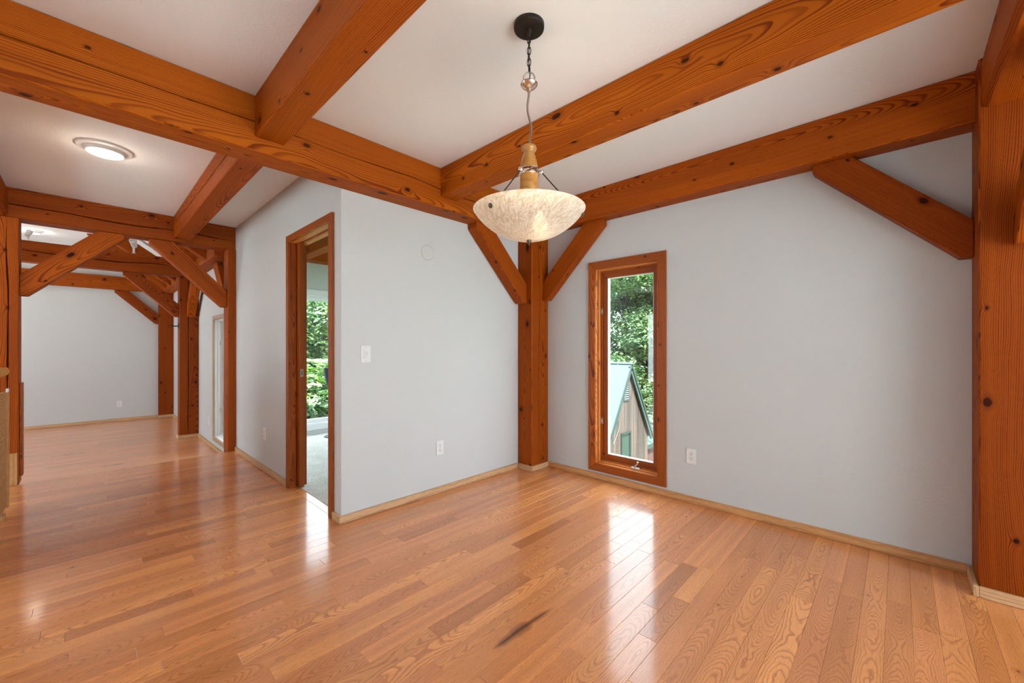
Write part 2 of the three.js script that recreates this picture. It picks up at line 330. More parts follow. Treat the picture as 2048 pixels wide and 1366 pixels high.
{
  const seen = [], rest = [], n = Math.floor((XE - XS) / BW);
  for (let i = 0; i < n; i++) {
    const x = XS + (i + 0.5) * BW; if (x > XE) break;
    const zs = x + BW / 2 < XL + 0.005 ? ZD + 0.001 : ZR + 0.001, ze = ZS - 0.02, sp = special.find((q) => Math.abs(q.x - x) < BW / 2 + 1e-6);
    const cuts = []; let z = zs; const first = rr(0.25, 1.1);
    const add = (a, b, o) => { if (b - a > 0.02) cuts.push([a, b, o]); };
    let len = first;
    while (z < ze) {
      let e = Math.min(z + len, ze), o = null;
      if (sp && !sp.used && z < sp.z0 && e > sp.z0 - 0.15) e = sp.z0;
      else if (sp && !sp.used && Math.abs(z - sp.z0) < 1e-6) { e = sp.z1; o = sp; sp.used = 1; }
      if (ze - e < 0.15) e = ze;
      add(z, e, o); z = e; len = rr(0.32, 1.35);
    }
    for (const [a, b, o] of cuts) {
      const row = o ? o.row : rnd() < 0.07 ? 22 + Math.floor(rnd() * 1.4) : Math.floor(rnd() * 21), g = boardGeo(b - a, row, o?.off ?? rnd(), !o && rnd() < 0.5), tilt = rr(-0.0016, 0.0016), tz = rr(-0.0004, 0.0004);
      let u0 = 1e9, u1 = -1e9, v0 = 1e9, v1 = -1e9, vis = false;
      for (let k = 0; k <= 8; k++) for (const s of [-1, 1]) {
        const p = toPixel(x + s * BW / 2, 0, a + (b - a) * k / 8); if (!p) continue;
        if (p[0] > -20 && p[0] < W + 20 && p[1] < H + 20) { vis = true; u0 = Math.min(u0, p[0]); u1 = Math.max(u1, p[0]); v0 = Math.min(v0, p[1]); v1 = Math.max(v1, p[1]); }
      }
      const hidden = x > 0.6 && a < -2.9 ;
      (vis && !hidden ? seen : rest).push({ g, x, z: (a + b) / 2, tilt, tz, size: vis ? (u1 - u0) * (v1 - v0) : 0 });
    }
  }
  seen.sort((p, q) => q.size - p.size);
  seen.slice(0, 300).forEach((b) => { const m = part('floorboard', b.g, M.oak, floor, [b.x, 0, b.z]); m.rotation.set(b.tz, 0, b.tilt); });
  rest.push(...seen.slice(300));
  const f = part('floorboard_field', rest.map((b) => b.g.translate(b.x, 0, b.z)), M.oak, floor); f.userData.kind = 'stuff';
}
// sunken room floor
{
  const fl = group('floor_lower', 'oak strip floor of the sunken room one step down', undefined, [0, 0, 0], undefined, 'structure'), list = [];
  part('subfloor', box(XF, XS, LOW - 0.15, LOW - 0.0135, ZD, ZS), M.sub, fl);
  for (let x = XF + BW / 2; x < XS - 0.03; x += BW) {
    let z = ZD, len = rr(0.3, 1.2);
    while (z < ZS) { let e = Math.min(z + len, ZS); if (ZS - e < 0.15) e = ZS; list.push(boardGeo(e - z, Math.floor(rnd() * 22), rnd(), rnd() < 0.5).translate(Math.min(x, XS - 0.02 - BW / 2), LOW, (z + e) / 2)); z = e; len = rr(0.4, 1.4); }
  }
  part('floorboard_field', list, M.oakFarLit, fl).userData.kind = 'stuff';
  S('trim_1', box(XS - 0.022, XS, LOW, -0.001, ZD, ZS), M.maple, 'wooden riser of the step down to the sunken room');
}
S('floor_bedroom', box(XB, XL - 0.12, -0.05, 0.004, ZR, ZD - 0.06), M.carpet, 'grey carpet of the bedroom');

// ---------------------------------------------------------------- baseboards
const BH = 0.052, BT = 0.019;
let bseed = 500;
const bb = (name, label, ...boxes) => S(name, boxes.map((b) => { const g = box(...b, 0.003), lx = b[1] - b[0] > b[5] - b[4]; return woodUV(g, lx ? V3(1, 0, 0) : V3(0, 0, 1), PALE, bseed++); }), name === 'baseboard_right' ? M.mapleWarm : M.maple, label);
bb('baseboard_left', 'pale wooden baseboard under the dimmer switch', [XL, XL + BT, 0.001, BH, -2.951, ZD + BT], [-2.865 + 0.001, XL, 0.001, BH, ZD, ZD + BT]);
bb('baseboard_corner', 'pale baseboard wrapped round the corner post', [XL + BT, -2.548, 0.001, BH, -2.97, -2.951], [-2.567, -2.548, 0.001, BH, ZR + BT, -2.97]);
bb('baseboard_right', 'pale wooden baseboard under the tall narrow window', [-2.567, 0.259, 0.001, BH, ZR, ZR + BT]);
bb('baseboard_post', 'pale baseboard wrapped round the big post', [0.259, 0.278, 0.001, BH, ZR + BT, -2.951], [0.278, 0.6, 0.001, BH, -2.97, -2.951]);
bb('baseboard_door', 'pale baseboard between the doorway and the step', [XS + 0.0, -3.803, 0.001, BH, ZD, ZD + BT]);
bb('baseboard_lower', 'pale baseboard under the white window', [-7.8, -5.78, LOW + 0.001, LOW + 0.055, ZD, ZD + BT], [-10.42, -8.0, LOW + 0.001, LOW + 0.055, ZD, ZD + BT]);
bb('baseboard_far', 'pale baseboard along the end wall', [XF, XF + BT, LOW + 0.001, LOW + 0.055, -0.95, ZS]);
bb('baseboard_lower_post', 'pale baseboard wrapped round the sunken room posts', [-7.82, -7.801, LOW + 0.001, LOW + 0.055, ZD + BT, -0.949], [-8.0, -7.82, LOW + 0.001, LOW + 0.055, -0.968, -0.949], [-10.42, -10.401, LOW + 0.001, LOW + 0.055, ZD + BT, -0.955], [XF, -10.42, LOW + 0.001, LOW + 0.055, -0.974, -0.955]);
part('spackle_patch', (() => { const s = new THREE.Shape(), N = 26; for (let i = 0; i <= N; i++) { const a = i / N * 6.283, r = 0.85 + 0.25 * vn(i % N * 0.7, 3, 256); (i ? s.lineTo : s.moveTo).call(s, Math.cos(a) * 0.058 * r, Math.sin(a) * 0.046 * r); } return new THREE.ExtrudeGeometry(s, { depth: 0.0006, bevelEnabled: false }); })(), M.patch, wallRight, [-1.06, 0.118, ZR + 0.0001]);

// ---------------------------------------------------------------- timbers
let tseed = 1;
function timberGeo(L, h, w, ch = 0.006, check = null) {      // along local x, centred
  const hy = h / 2, hz = w / 2, loop = [];                    // cross-section (y, z)
  const ns = check ? Math.ceil(L / 0.06) : 1;
  const sections = [];
  for (let i = 0; i <= ns; i++) {
    const x = -L / 2 + L * i / ns; let pts = [[hy - ch, hz], [-hy + ch, hz]];
    if (check) {
      const s = i / ns, tp = Math.min(1, Math.sin(Math.PI * THREE.MathUtils.clamp((s - check.a) / (check.b - check.a), 0, 1)) * 3), o = (vn(x * 2.2 + check.k * 9, 1, 256, check.k & 7) - 0.5) * 0.035;
      const hw = check.w * tp * (0.35 + 0.9 * vn(x * 6, 5, 256, check.k & 7)), yc = check.y * hy + o;
      pts = [[hy - ch, hz], [yc + hw + 0.0002, hz], [yc, hz - 0.03 * tp - 0.0003], [yc - hw - 0.0002, hz], [-hy + ch, hz]];
    }
    sections.push({ x, pts: [...pts, [-hy, hz - ch], [-hy, -hz + ch], [-hy + ch, -hz], [hy - ch, -hz], [hy, -hz + ch], [hy, hz - ch]] });
  }
  const pos = [], n = sections[0].pts.length, P = (s, j) => [s.x, ...s.pts[j % n]];
  for (let i = 0; i < ns; i++) for (let j = 0; j < n; j++) {
    const a = P(sections[i], j), b = P(sections[i + 1], j), c = P(sections[i + 1], j + 1), d = P(sections[i], j + 1);
    pos.push(...a, ...c, ...b, ...a, ...d, ...c);
  }
  for (const [s, f] of [[sections[0], 0], [sections[ns], 1]]) { const m = [s.x, 0, 0]; for (let j = 0; j < n; j++) { const a = P(s, j), b = P(s, j + 1); f ? pos.push(...m, ...a, ...b) : pos.push(...m, ...b, ...a); } }
  const g = new THREE.BufferGeometry(); g.setAttribute('position', new THREE.Float32BufferAttribute(pos, 3)); g.computeVertexNormals(); return g;
}
// axis-aligned timber filling a box; face that carries the drying crack: '+x','-x','+y',... 
function timber(name, label, cat, x0, x1, y0, y1, z0, z1, opt = {}) {
  const d = [x1 - x0, y1 - y0, z1 - z0], ax = opt.axis ?? 'xyz'[d.indexOf(Math.max(...d))], face = opt.face ?? (ax === 'x' ? '+z' : '+x'), sd = tseed++;
  const A = { x: V3(1, 0, 0), y: V3(0, 1, 0), z: V3(0, 0, 1) }, X = A[ax].clone(), Z = A[face[1]].clone().multiplyScalar(face[0] === '-' ? -1 : 1), Y = Z.clone().cross(X);
  const size = { x: d[0], y: d[1], z: d[2] }, yl = Math.abs(Y.x) > 0.5 ? 'x' : Math.abs(Y.y) > 0.5 ? 'y' : 'z';
  const g = woodUV(timberGeo(size[ax], size[yl], size[face[1]], opt.ch ?? 0.006, opt.check ? { a: 0.02, b: 0.98, w: 0.0035, y: 0, k: sd, ...opt.check } : null), V3(1, 0, 0), FIR, sd + 40);
  g.applyMatrix4(new THREE.Matrix4().makeBasis(X, Y, Z)); g.computeVertexNormals();
  const m = new THREE.Mesh(g, opt.mat ?? M.fir); m.name = numbered(name); m.position.set((x0 + x1) / 2, (y0 + y1) / 2, (z0 + z1) / 2); scene.add(m);
  return tag(m, label, cat, opt.group);
}
const G1 = 'timber posts', G2 = 'timber beams', G3 = 'timber knee braces';
timber('timber_post', 'square timber post standing in the white corner beside the narrow window', 'post', XL + 0.001, -2.567, 0.0, CE - 0.001, ZR + 0.001, -2.97, { check: { y: 0.15, a: 0.1 }, group: G1 });
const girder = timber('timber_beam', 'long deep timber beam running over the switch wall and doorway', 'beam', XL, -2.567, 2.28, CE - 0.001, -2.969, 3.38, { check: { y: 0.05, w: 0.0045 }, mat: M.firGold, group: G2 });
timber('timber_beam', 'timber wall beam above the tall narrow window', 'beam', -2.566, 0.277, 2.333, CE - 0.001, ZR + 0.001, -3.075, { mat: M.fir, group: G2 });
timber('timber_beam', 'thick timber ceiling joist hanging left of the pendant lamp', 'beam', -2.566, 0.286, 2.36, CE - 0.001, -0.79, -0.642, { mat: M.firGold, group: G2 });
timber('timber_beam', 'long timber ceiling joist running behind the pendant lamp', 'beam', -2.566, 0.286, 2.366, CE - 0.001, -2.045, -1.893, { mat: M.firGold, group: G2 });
timber('timber_beam', 'short rough timber joist beside the round ceiling light', 'beam', -5.579, XL - 0.001, 2.355, CE - 0.001, -0.785, -0.64, { check: { y: 0.1, w: 0.007 }, group: G2 });
timber('timber_beam', 'timber joist seen through the bedroom doorway', 'beam', -5.649, XL - 0.121, 2.36, CE - 0.001, -2.04, -1.9, { group: G2 });
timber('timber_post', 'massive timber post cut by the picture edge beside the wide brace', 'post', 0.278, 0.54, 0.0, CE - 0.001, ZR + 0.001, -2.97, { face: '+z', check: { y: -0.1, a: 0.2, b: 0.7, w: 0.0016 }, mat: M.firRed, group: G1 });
timber('timber_beam', 'timber beam overhead resting on the massive edge post', 'beam', 0.287, 0.54, 2.345, CE - 0.001, -2.969, 3.38, { ch: 0.02, face: '-x', group: G2 });
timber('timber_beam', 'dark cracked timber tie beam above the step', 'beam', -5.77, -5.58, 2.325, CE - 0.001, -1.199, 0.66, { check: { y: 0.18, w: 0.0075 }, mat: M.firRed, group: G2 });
timber('timber_post', 'timber post with a low wooden kickboard beside the rough gate', 'post', -5.77, -5.56, 0.0, 2.324, 0.405, 0.66, { check: { y: -0.5, w: 0.006, a: 0.3 }, group: G1 });
timber('timber_post', 'slim timber post at the step beside the white window', 'post', -5.77, -5.56, LOW, 2.324, ZD + 0.001, -1.12, { group: G1 });
timber('timber_beam', 'timber beam along the ceiling at the picture edge above the gate', 'beam', -5.578, 0.286, 2.33, CE - 0.001, 0.467, 0.66, { ch: 0.028, face: '-z', group: G2 });
timber('timber_beam', 'timber beam over the bedroom picture window', 'beam', XB + 0.001, -5.65, 2.355, CE - 0.001, ZR + 0.001, ZD - 0.131, { group: G2 });
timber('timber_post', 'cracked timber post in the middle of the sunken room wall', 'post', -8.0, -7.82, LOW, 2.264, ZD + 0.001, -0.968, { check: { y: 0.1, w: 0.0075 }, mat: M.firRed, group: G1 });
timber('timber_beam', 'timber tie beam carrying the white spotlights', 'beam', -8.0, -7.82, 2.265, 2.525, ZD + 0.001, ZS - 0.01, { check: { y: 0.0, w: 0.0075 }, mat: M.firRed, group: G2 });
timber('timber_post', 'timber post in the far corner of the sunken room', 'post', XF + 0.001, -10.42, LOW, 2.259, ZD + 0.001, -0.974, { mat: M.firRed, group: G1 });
timber('timber_beam', 'timber beam along the end wall of the sunken room', 'beam', XF + 0.001, -10.42, 2.26, 2.5, ZD + 0.001, ZS - 0.01, { group: G2 });
timber('timber_beam', 'rough timber wall plate above the white window', 'beam', -7.819, -5.771, 2.27, 2.5, ZD + 0.001, -1.03, { check: { y: 0.1 }, group: G2 });
timber('timber_beam', 'timber wall plate between the two far posts', 'beam', -10.419, -8.001, 2.27, 2.5, ZD + 0.001, -1.03, { group: G2 });

function brace(label, pos, dir, t, D = 0.668, mat = M.fir) {
  const nose = 0.045, th = 0.185, sh = new THREE.Shape();
  [[0, -D], [nose, -D], [D, -nose], [D, 0], [D - th, 0], [0, -(D - th)]].forEach(([a, b], i) => (i ? sh.lineTo(a, b) : sh.moveTo(a, b)));
  const b = 0.004, e = new THREE.ExtrudeGeometry(sh, { depth: t - 2 * b, bevelEnabled: true, bevelSize: b, bevelThickness: b, bevelSegments: 1, bevelOffset: -b });
  e.translate(0, 0, -(t - 2 * b) / 2);
  const g = woodUV(e, V3(1, 1, 0), FIR, tseed++ + 90);
  const m = new THREE.Mesh(g, mat); m.name = numbered('timber_brace'); m.position.set(...pos); m.rotation.y = { '+x': 0, '-x': Math.PI, '+z': -Math.PI / 2, '-z': Math.PI / 2 }[dir]; scene.add(m);
  return tag(m, label, 'brace', G3);
}
brace('diagonal brace from the corner post up to the beam over the switch wall', [-2.689, 2.279, -2.969], '+z', 0.118, 0.65);
brace('diagonal brace from the corner post up toward the narrow window', [-2.566, 2.332, -3.179], '+x', 0.088);
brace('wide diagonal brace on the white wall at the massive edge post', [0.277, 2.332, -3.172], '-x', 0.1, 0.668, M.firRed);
brace('diagonal brace at the picture edge on the front of the massive post', [0.445, 2.344, -2.969], '+z', 0.12, 0.67);
brace('diagonal brace rising from the post beside the rough gate', [-5.66, 2.324, 0.404], '-z', 0.12);
brace('diagonal brace from the tie beam down to the slim post at the step', [-5.66, 2.324, -1.119], '+z', 0.12, 0.665);
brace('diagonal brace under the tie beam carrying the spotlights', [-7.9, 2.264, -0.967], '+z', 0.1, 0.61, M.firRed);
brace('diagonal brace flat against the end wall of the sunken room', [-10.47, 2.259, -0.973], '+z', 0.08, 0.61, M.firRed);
brace('upright diagonal brace on the white window side of the cracked post', [-7.819, 2.269, -1.1], '+x', 0.1, 0.61);
brace('diagonal brace behind the slim post above the white window', [-5.771, 2.269, -1.16], '-x', 0.07, 0.6);
brace('diagonal brace behind the cracked post toward the far corner', [-8.001, 2.269, -1.1], '-x', 0.1, 0.61);
{
  const pitch = 35 * Math.PI / 180, xs = [-6.3, -7.0, -8.78, -9.35, -9.92], where = ['nearest the step', 'second from the step', 'just beyond the cracked post', 'second beyond the cracked post', 'nearest the end wall'];
  xs.forEach((x, i) => {
    const L = 1.35, g = woodUV(timberGeo(L, 0.18, 0.14, 0.005), V3(1, 0, 0), FIR, tseed++ + 140);
    g.applyMatrix4(new THREE.Matrix4().makeBasis(V3(0, Math.sin(pitch), Math.cos(pitch)), V3(0, Math.cos(pitch), -Math.sin(pitch)), V3(-1, 0, 0))); g.computeVertexNormals();
    const m = new THREE.Mesh(g, M.fir); m.name = numbered('timber_rafter'); scene.add(m);
    const s = 0.62; m.position.set(x, 2.36 + s * Math.sin(pitch), -1.02 + s * Math.cos(pitch) - 0.06);
    tag(m, `sloping timber rafter of the sunken room, ${where[i]}`, 'rafter', 'timber rafters');
  });
}

// ---------------------------------------------------------------- windows and door
// local frame: x along the wall, y up, +z into the room; opening [0,w] x [0,h]
function frameOf(w, h, t, z0, z1, mat, name, parent, seed, atlas = FIR, inset = 0) {   // four mitred members inside [0,w] x [0,h]
  const q = [[[0, 0], [w, 0], [w - t, t], [t, t]], [[w, 0], [w, h], [w - t, h - t], [w - t, t]], [[w, h], [0, h], [t, h - t], [w - t, h - t]], [[0, h], [0, 0], [t, t], [t, h - t]]];
  return q.map((pts, i) => {
    const sh = new THREE.Shape(); pts.forEach(([a, b], k) => (k ? sh.lineTo(a, b) : sh.moveTo(a, b)));
    const bv = Math.min(0.0015, (z1 - z0) * 0.2), e = new THREE.ExtrudeGeometry(sh, { depth: z1 - z0 - 2 * bv, bevelEnabled: true, bevelThickness: bv, bevelSize: bv, bevelOffset: -bv, bevelSegments: 1 });
    e.translate(0, 0, z0 + bv);
    return part(name, woodUV(e, i % 2 ? V3(0, 1, 0) : V3(1, 0, 0), atlas, seed + i), mat, parent);
  });
}
function framePos(list, x, y) { for (const m of list) { m.position.x += x; m.position.y += y; } }
function hinge(parent, x, y, z) {
  const h = new THREE.Group(); h.name = 'hinge'; parent.add(h); h.position.set(x, y, z);
  part('hinge_leaf', [box(-0.013, -0.008, -0.032, 0.032, 0, 0.004), box(0.008, 0.013, -0.03, 0.03, 0, 0.004), box(-0.008, 0.008, -0.006, 0.006, 0.0, 0.003)], M.steel, h);
  part('hinge_arm', [rod([-0.01, 0.026, 0.005], [0.01, -0.022, 0.007], 0.0034), rod([-0.01, -0.026, 0.005], [0.01, 0.022, 0.007], 0.0034)], M.steel, h);
}
function casement(name, label, w, h, o) {
  const g = new THREE.Group(); g.name = name; scene.add(g); tag(g, label, undefined, undefined, 'structure');
  const c = frameOf(w + 2 * o.cas, h + 2 * o.cas, o.cas + 0.001, 0.0005, 0.02, o.mCas, 'casing', g, o.seed); framePos(c, -o.cas, -o.cas);
  framePos(frameOf(w + 0.04, h + 0.04, 0.02, -0.155, 0.0, o.mJamb, 'jamb', g, o.seed + 5), -0.02, -0.02);
  framePos(frameOf(w, h, 0.014, -0.06, -0.03, o.mJamb, 'stop', g, o.seed + 9), 0, 0);
  framePos(frameOf(w - 0.016, h - 0.016, 0.02, -0.078, -0.061, o.mSash, 'screen_stop', g, o.seed + 13), 0.008, 0.008);
  const sash = new THREE.Group(); sash.name = 'sash'; g.add(sash);
  const s = 0.012, gl = o.glass;
  frameOf(w - 2 * s, h - 2 * s, gl - s, -0.122, -0.08, o.mSash, 'rail', sash, o.seed + 17).forEach((m) => { m.position.x += s; m.position.y += s; });
  frameOf(w - 2 * gl + 0.006, h - 2 * gl + 0.006, 0.006, -0.118, -0.0785, M.gasket, 'gasket', sash, o.seed + 21).forEach((m) => { m.position.x += gl - 0.003; m.position.y += gl - 0.003; });
  part('pane', box(gl, w - gl, gl, h - gl, -0.103, -0.0985), M.pane, sash);
  for (const f of o.hinges) hinge(g, 0.026, h * f, -0.0605);
  if (o.crank) {
    const k = new THREE.Group(); k.name = 'crank_operator'; g.add(k); k.position.set(o.crank, 0.0005, -0.045);
    part('crank_cover', [new RoundedBoxGeometry(0.085, 0.024, 0.034, 3, 0.009).translate(0, 0.012, 0)], M.steel, k);
    part('crank_handle', [tube([[-0.004, 0.02, 0.014], [0.0, 0.034, 0.02], [0.012, 0.045, 0.014], [0.018, 0.062, 0.006]], 0.0048, 16, 8), new THREE.SphereGeometry(0.0085, 12, 8).translate(0.019, 0.066, 0.004), new THREE.SphereGeometry(0.008, 12, 8).translate(-0.004, 0.02, 0.014)], M.steel, k);
  }
  return g;
}
const w1 = casement('window_1', 'tall narrow wooden casement window looking onto the green roofed shed', W1.x1 - W1.x0, W1.y1 - W1.y0, { cas: 0.069, glass: 0.078, mCas: M.firTrim, mJamb: M.firPale, mSash: M.firTrim, hinges: [0.785, 0.215], crank: 0.37, seed: 700 });
w1.position.set(W1.x0, W1.y0, ZR);
const w3 = casement('window_3', 'narrow white casement window of the sunken room beside the slim post', W3.x1 - W3.x0, W3.y1 - W3.y0, { cas: 0.055, glass: 0.06, mCas: M.beige, mJamb: M.white, mSash: M.white, hinges: [0.8, 0.22], seed: 760 });
w3.position.set(W3.x0, W3.y0, ZD);
{
  const w = W2.z1 - W2.z0, h = W2.y1 - W2.y0, g = new THREE.Group(); g.name = 'window_2'; scene.add(g);
  tag(g, 'large white picture window seen through the bedroom doorway', undefined, undefined, 'structure');
  framePos(frameOf(w + 0.14, h + 0.145, 0.072, 0.0005, 0.02, M.white, 'casing', g, 800, PALE), -0.07, -0.07);
  framePos(frameOf(w, h, 0.02, -0.148, 0.0, M.white, 'jamb', g, 805, PALE), 0, 0);
  frameOf(w - 0.04, h - 0.04, 0.05, -0.11, -0.06, M.white, 'sash', g, 809, PALE).forEach((m) => { m.position.x += 0.02; m.position.y += 0.02; });
  part('pane', box(0.07, w - 0.07, 0.07, h - 0.07, -0.088, -0.083), M.pane, g);
  g.position.set(XB, W2.y0, W2.z1); g.rotation.y = Math.PI / 2;
}
function addedWindow(n, label, w, h, pos, rot) {  // unseen windows, added to let more daylight into the rooms
  const g = new THREE.Group(); g.name = `window_${n}`; scene.add(g); tag(g, label, undefined, undefined, 'structure');
  framePos(frameOf(w + 0.14, h + 0.14, 0.071, 0.0005, 0.02, M.firTrim, 'casing', g, 820 + n * 13), -0.07, -0.07);
  frameOf(w, h, 0.05, -0.11, -0.06, M.firTrim, 'sash', g, 824 + n * 13);
  part('mullion', woodUV(box(w / 2 - 0.03, w / 2 + 0.03, 0.05, h - 0.05, -0.11, -0.06), V3(0, 1, 0), FIR, 830 + n), M.firTrim, g);
  part('pane', box(0.05, w / 2 - 0.03, 0.05, h - 0.05, -0.088, -0.083), M.pane, g);
  part('pane', box(w / 2 + 0.03, w - 0.05, 0.05, h - 0.05, -0.088, -0.083), M.pane, g);
  g.position.set(...pos); g.rotation.y = rot;
}
addedWindow(4, 'unseen wide window added for daylight behind the camera near the massive post', E1[1] - E1[0], E1[3] - E1[2], [XE, E1[2], E1[0]], -Math.PI / 2);
addedWindow(5, 'unseen wide window added for daylight behind the camera farther from the massive post', E2[1] - E2[0], E2[3] - E2[2], [XE, E2[2], E2[0]], -Math.PI / 2);
addedWindow(6, 'unseen wide window added to light the sunken room', F1[1] - F1[0], F1[3] - F1[2], [F1[1], F1[2], ZS], Math.PI);
addedWindow(8, 'unseen window added behind the switch wall to brighten the bedroom', 1.8, 1.6, [-5.3, 0.5, ZR], 0);
addedWindow(7, 'unseen stair window added to light the hall', F2[1] - F2[0], F2[3] - F2[2], [F2[1], F2[2], ZS], Math.PI);
{
  const d = group('door_1', 'wooden doorway to the bedroom with its pocket door slid open', undefined, [0, 0, 0], undefined, 'structure');
  const w = 0.058, c = (b, ax, s, m = M.firTrim) => part('casing', woodUV(box(...b, 0.002), ax, FIR, s), m, d);
  c([DO.x0 - w, DO.x0, 0.001, DO.y1, ZD + 0.0005, ZD + 0.02], V3(0, 1, 0), 900); c([DO.x1, DO.x1 + w, 0.001, DO.y1, ZD + 0.0005, ZD + 0.02], V3(0, 1, 0), 901); c([DO.x0 - w, DO.x1 + w, DO.y1, DO.y1 + w, ZD + 0.0005, ZD + 0.02], V3(1, 0, 0), 902);
  const j = (b, ax, s, m = M.firTrim) => part('jamb', woodUV(box(...b), ax, FIR, s), m, d);
  j([DO.x1, DO.x1 + 0.02, 0.001, DO.y1, ZD - 0.13, ZD], V3(0, 1, 0), 904); j([DO.x0 - 0.02, DO.x0, 0.001, DO.y1, ZD - 0.045, ZD], V3(0, 1, 0), 905); j([DO.x0 - 0.02, DO.x0, 0.001, DO.y1, ZD - 0.13, ZD - 0.09], V3(0, 1, 0), 906);
  j([DO.x0, DO.x1, DO.y1, DO.y1 + 0.02, ZD - 0.05, ZD], V3(1, 0, 0), 907, M.firPale); j([DO.x0, DO.x1, DO.y1, DO.y1 + 0.02, ZD - 0.13, ZD - 0.085], V3(1, 0, 0), 908, M.firPale);
  const p = part('pocket_door', woodUV(box(DO.x0 - 0.018, DO.x0 + 0.062, 0.008, DO.y1 + 0.01, ZD - 0.088, ZD - 0.05, 0.002), V3(0, 1, 0), FIR, 910), M.firTrim, d);
  const l = new THREE.Group(); l.name = 'latch'; p.add(l); l.position.set(DO.x0 + 0.062, 0.98, ZD - 0.069);
  part('latch_plate', [box(0, 0.0015, -0.032, 0.032, -0.011, 0.011)], M.nickel, l);
  part('latch_slot', [box(0.0012, 0.0022, -0.02, 0.02, -0.004, 0.004)], M.slot, l);
  S('trim_2', woodUV(box(DO.x0 - 0.02, DO.x1 + 0.02, -0.013, 0.001, ZD - 0.06, ZD, 0), V3(1, 0, 0), OAK, 33), M.oak, 'oak threshold strip in the bedroom doorway');
}

// ---------------------------------------------------------------- electrical things (local: x right, y up, +z into the room)
function place(g, pos, normal) { g.position.set(...pos); g.rotation.y = { '+z': 0, '+x': Math.PI / 2 }[normal]; return g; }
function outlet(label, pos, normal) {
  const g = group('wall_outlet', label, 'outlet', [0, 0, 0], 'white wall outlets');
  part('cover_plate', new RoundedBoxGeometry(0.072, 0.116, 0.006, 2, 0.0025).translate(0, 0, 0.0032), M.plate, g);
  for (const s of [-1, 1]) {
    const r = part('receptacle', new THREE.CylinderGeometry(0.0165, 0.017, 0.003, 24).rotateX(Math.PI / 2).translate(0, s * 0.0195, 0.0072), M.white, g);
    part('slot', [box(-0.0075, -0.0052, s * 0.0195 - 0.001, s * 0.0195 + 0.0075, 0.0085, 0.0091), box(0.0052, 0.0075, s * 0.0195 - 0.001, s * 0.0195 + 0.0075, 0.0085, 0.0091), new THREE.CylinderGeometry(0.0026, 0.0026, 0.0006, 10).rotateX(Math.PI / 2).translate(0, s * 0.0195 - 0.0085, 0.0088)], M.slot, r);
  }
  part('screw', new THREE.CylinderGeometry(0.0026, 0.0026, 0.0012, 12).rotateX(Math.PI / 2).translate(0, 0, 0.0066), M.steel, g);
  return place(g, pos, normal);
}
outlet('white double outlet low on the switch wall', [XL, 0.368, -2.02], '+x');
outlet('white double outlet low on the wall right of the narrow window', [-1.16, 0.358, ZR], '+z');
outlet('white double outlet between the doorway and the step', [-4.464, 0.36, ZD], '+z');
outlet('small white outlet on the end wall of the sunken room', [XF, 0.142, -0.429], '+x');
outlet('white outlet beside the white window in the sunken room', [-7.03, 0.165, ZD], '+z');
{
  const g = group('dimmer_switch', 'white rocker dimmer switch plate beside the doorway corner', 'switch');
  part('cover_plate', new RoundedBoxGeometry(0.074, 0.12, 0.006, 2, 0.0025).translate(0, 0, 0.0032), M.plate, g);
  part('rocker', [new RoundedBoxGeometry(0.033, 0.067, 0.005, 1, 0.001).translate(0, 0, 0.0075)], M.white, g);
  part('slider', [box(-0.007, 0.003, -0.02, 0.02, 0.0098, 0.0112), box(0.006, 0.01, -0.004, 0.012, 0.0098, 0.0125), new THREE.CylinderGeometry(0.005, 0.005, 0.002, 14).rotateX(Math.PI / 2).translate(-0.002, -0.018, 0.011)], M.gasket, g);
  for (const y of [0.048, -0.048]) part('screw', new THREE.CylinderGeometry(0.0026, 0.0026, 0.0012, 12).rotateX(Math.PI / 2).translate(0, y, 0.0066), M.steel, g);
  place(g, [XL, 1.15, -1.374], '+x');
}
{
  const g = lathe([[0, 0.004], [0.056, 0.004], [0.058, 0.0025], [0.0585, 0.0005], [0.06, 0.0005], [0.0605, 0.003], [0.064, 0.003], [0.066, 0.0]], 56).rotateX(Math.PI / 2);
  const m = solo('round_cover_plate', g, M.wall, 'flush round blank cover painted white high on the switch wall', 'cover plate'); place(m, [XL, 1.963, -1.902], '+x');
}

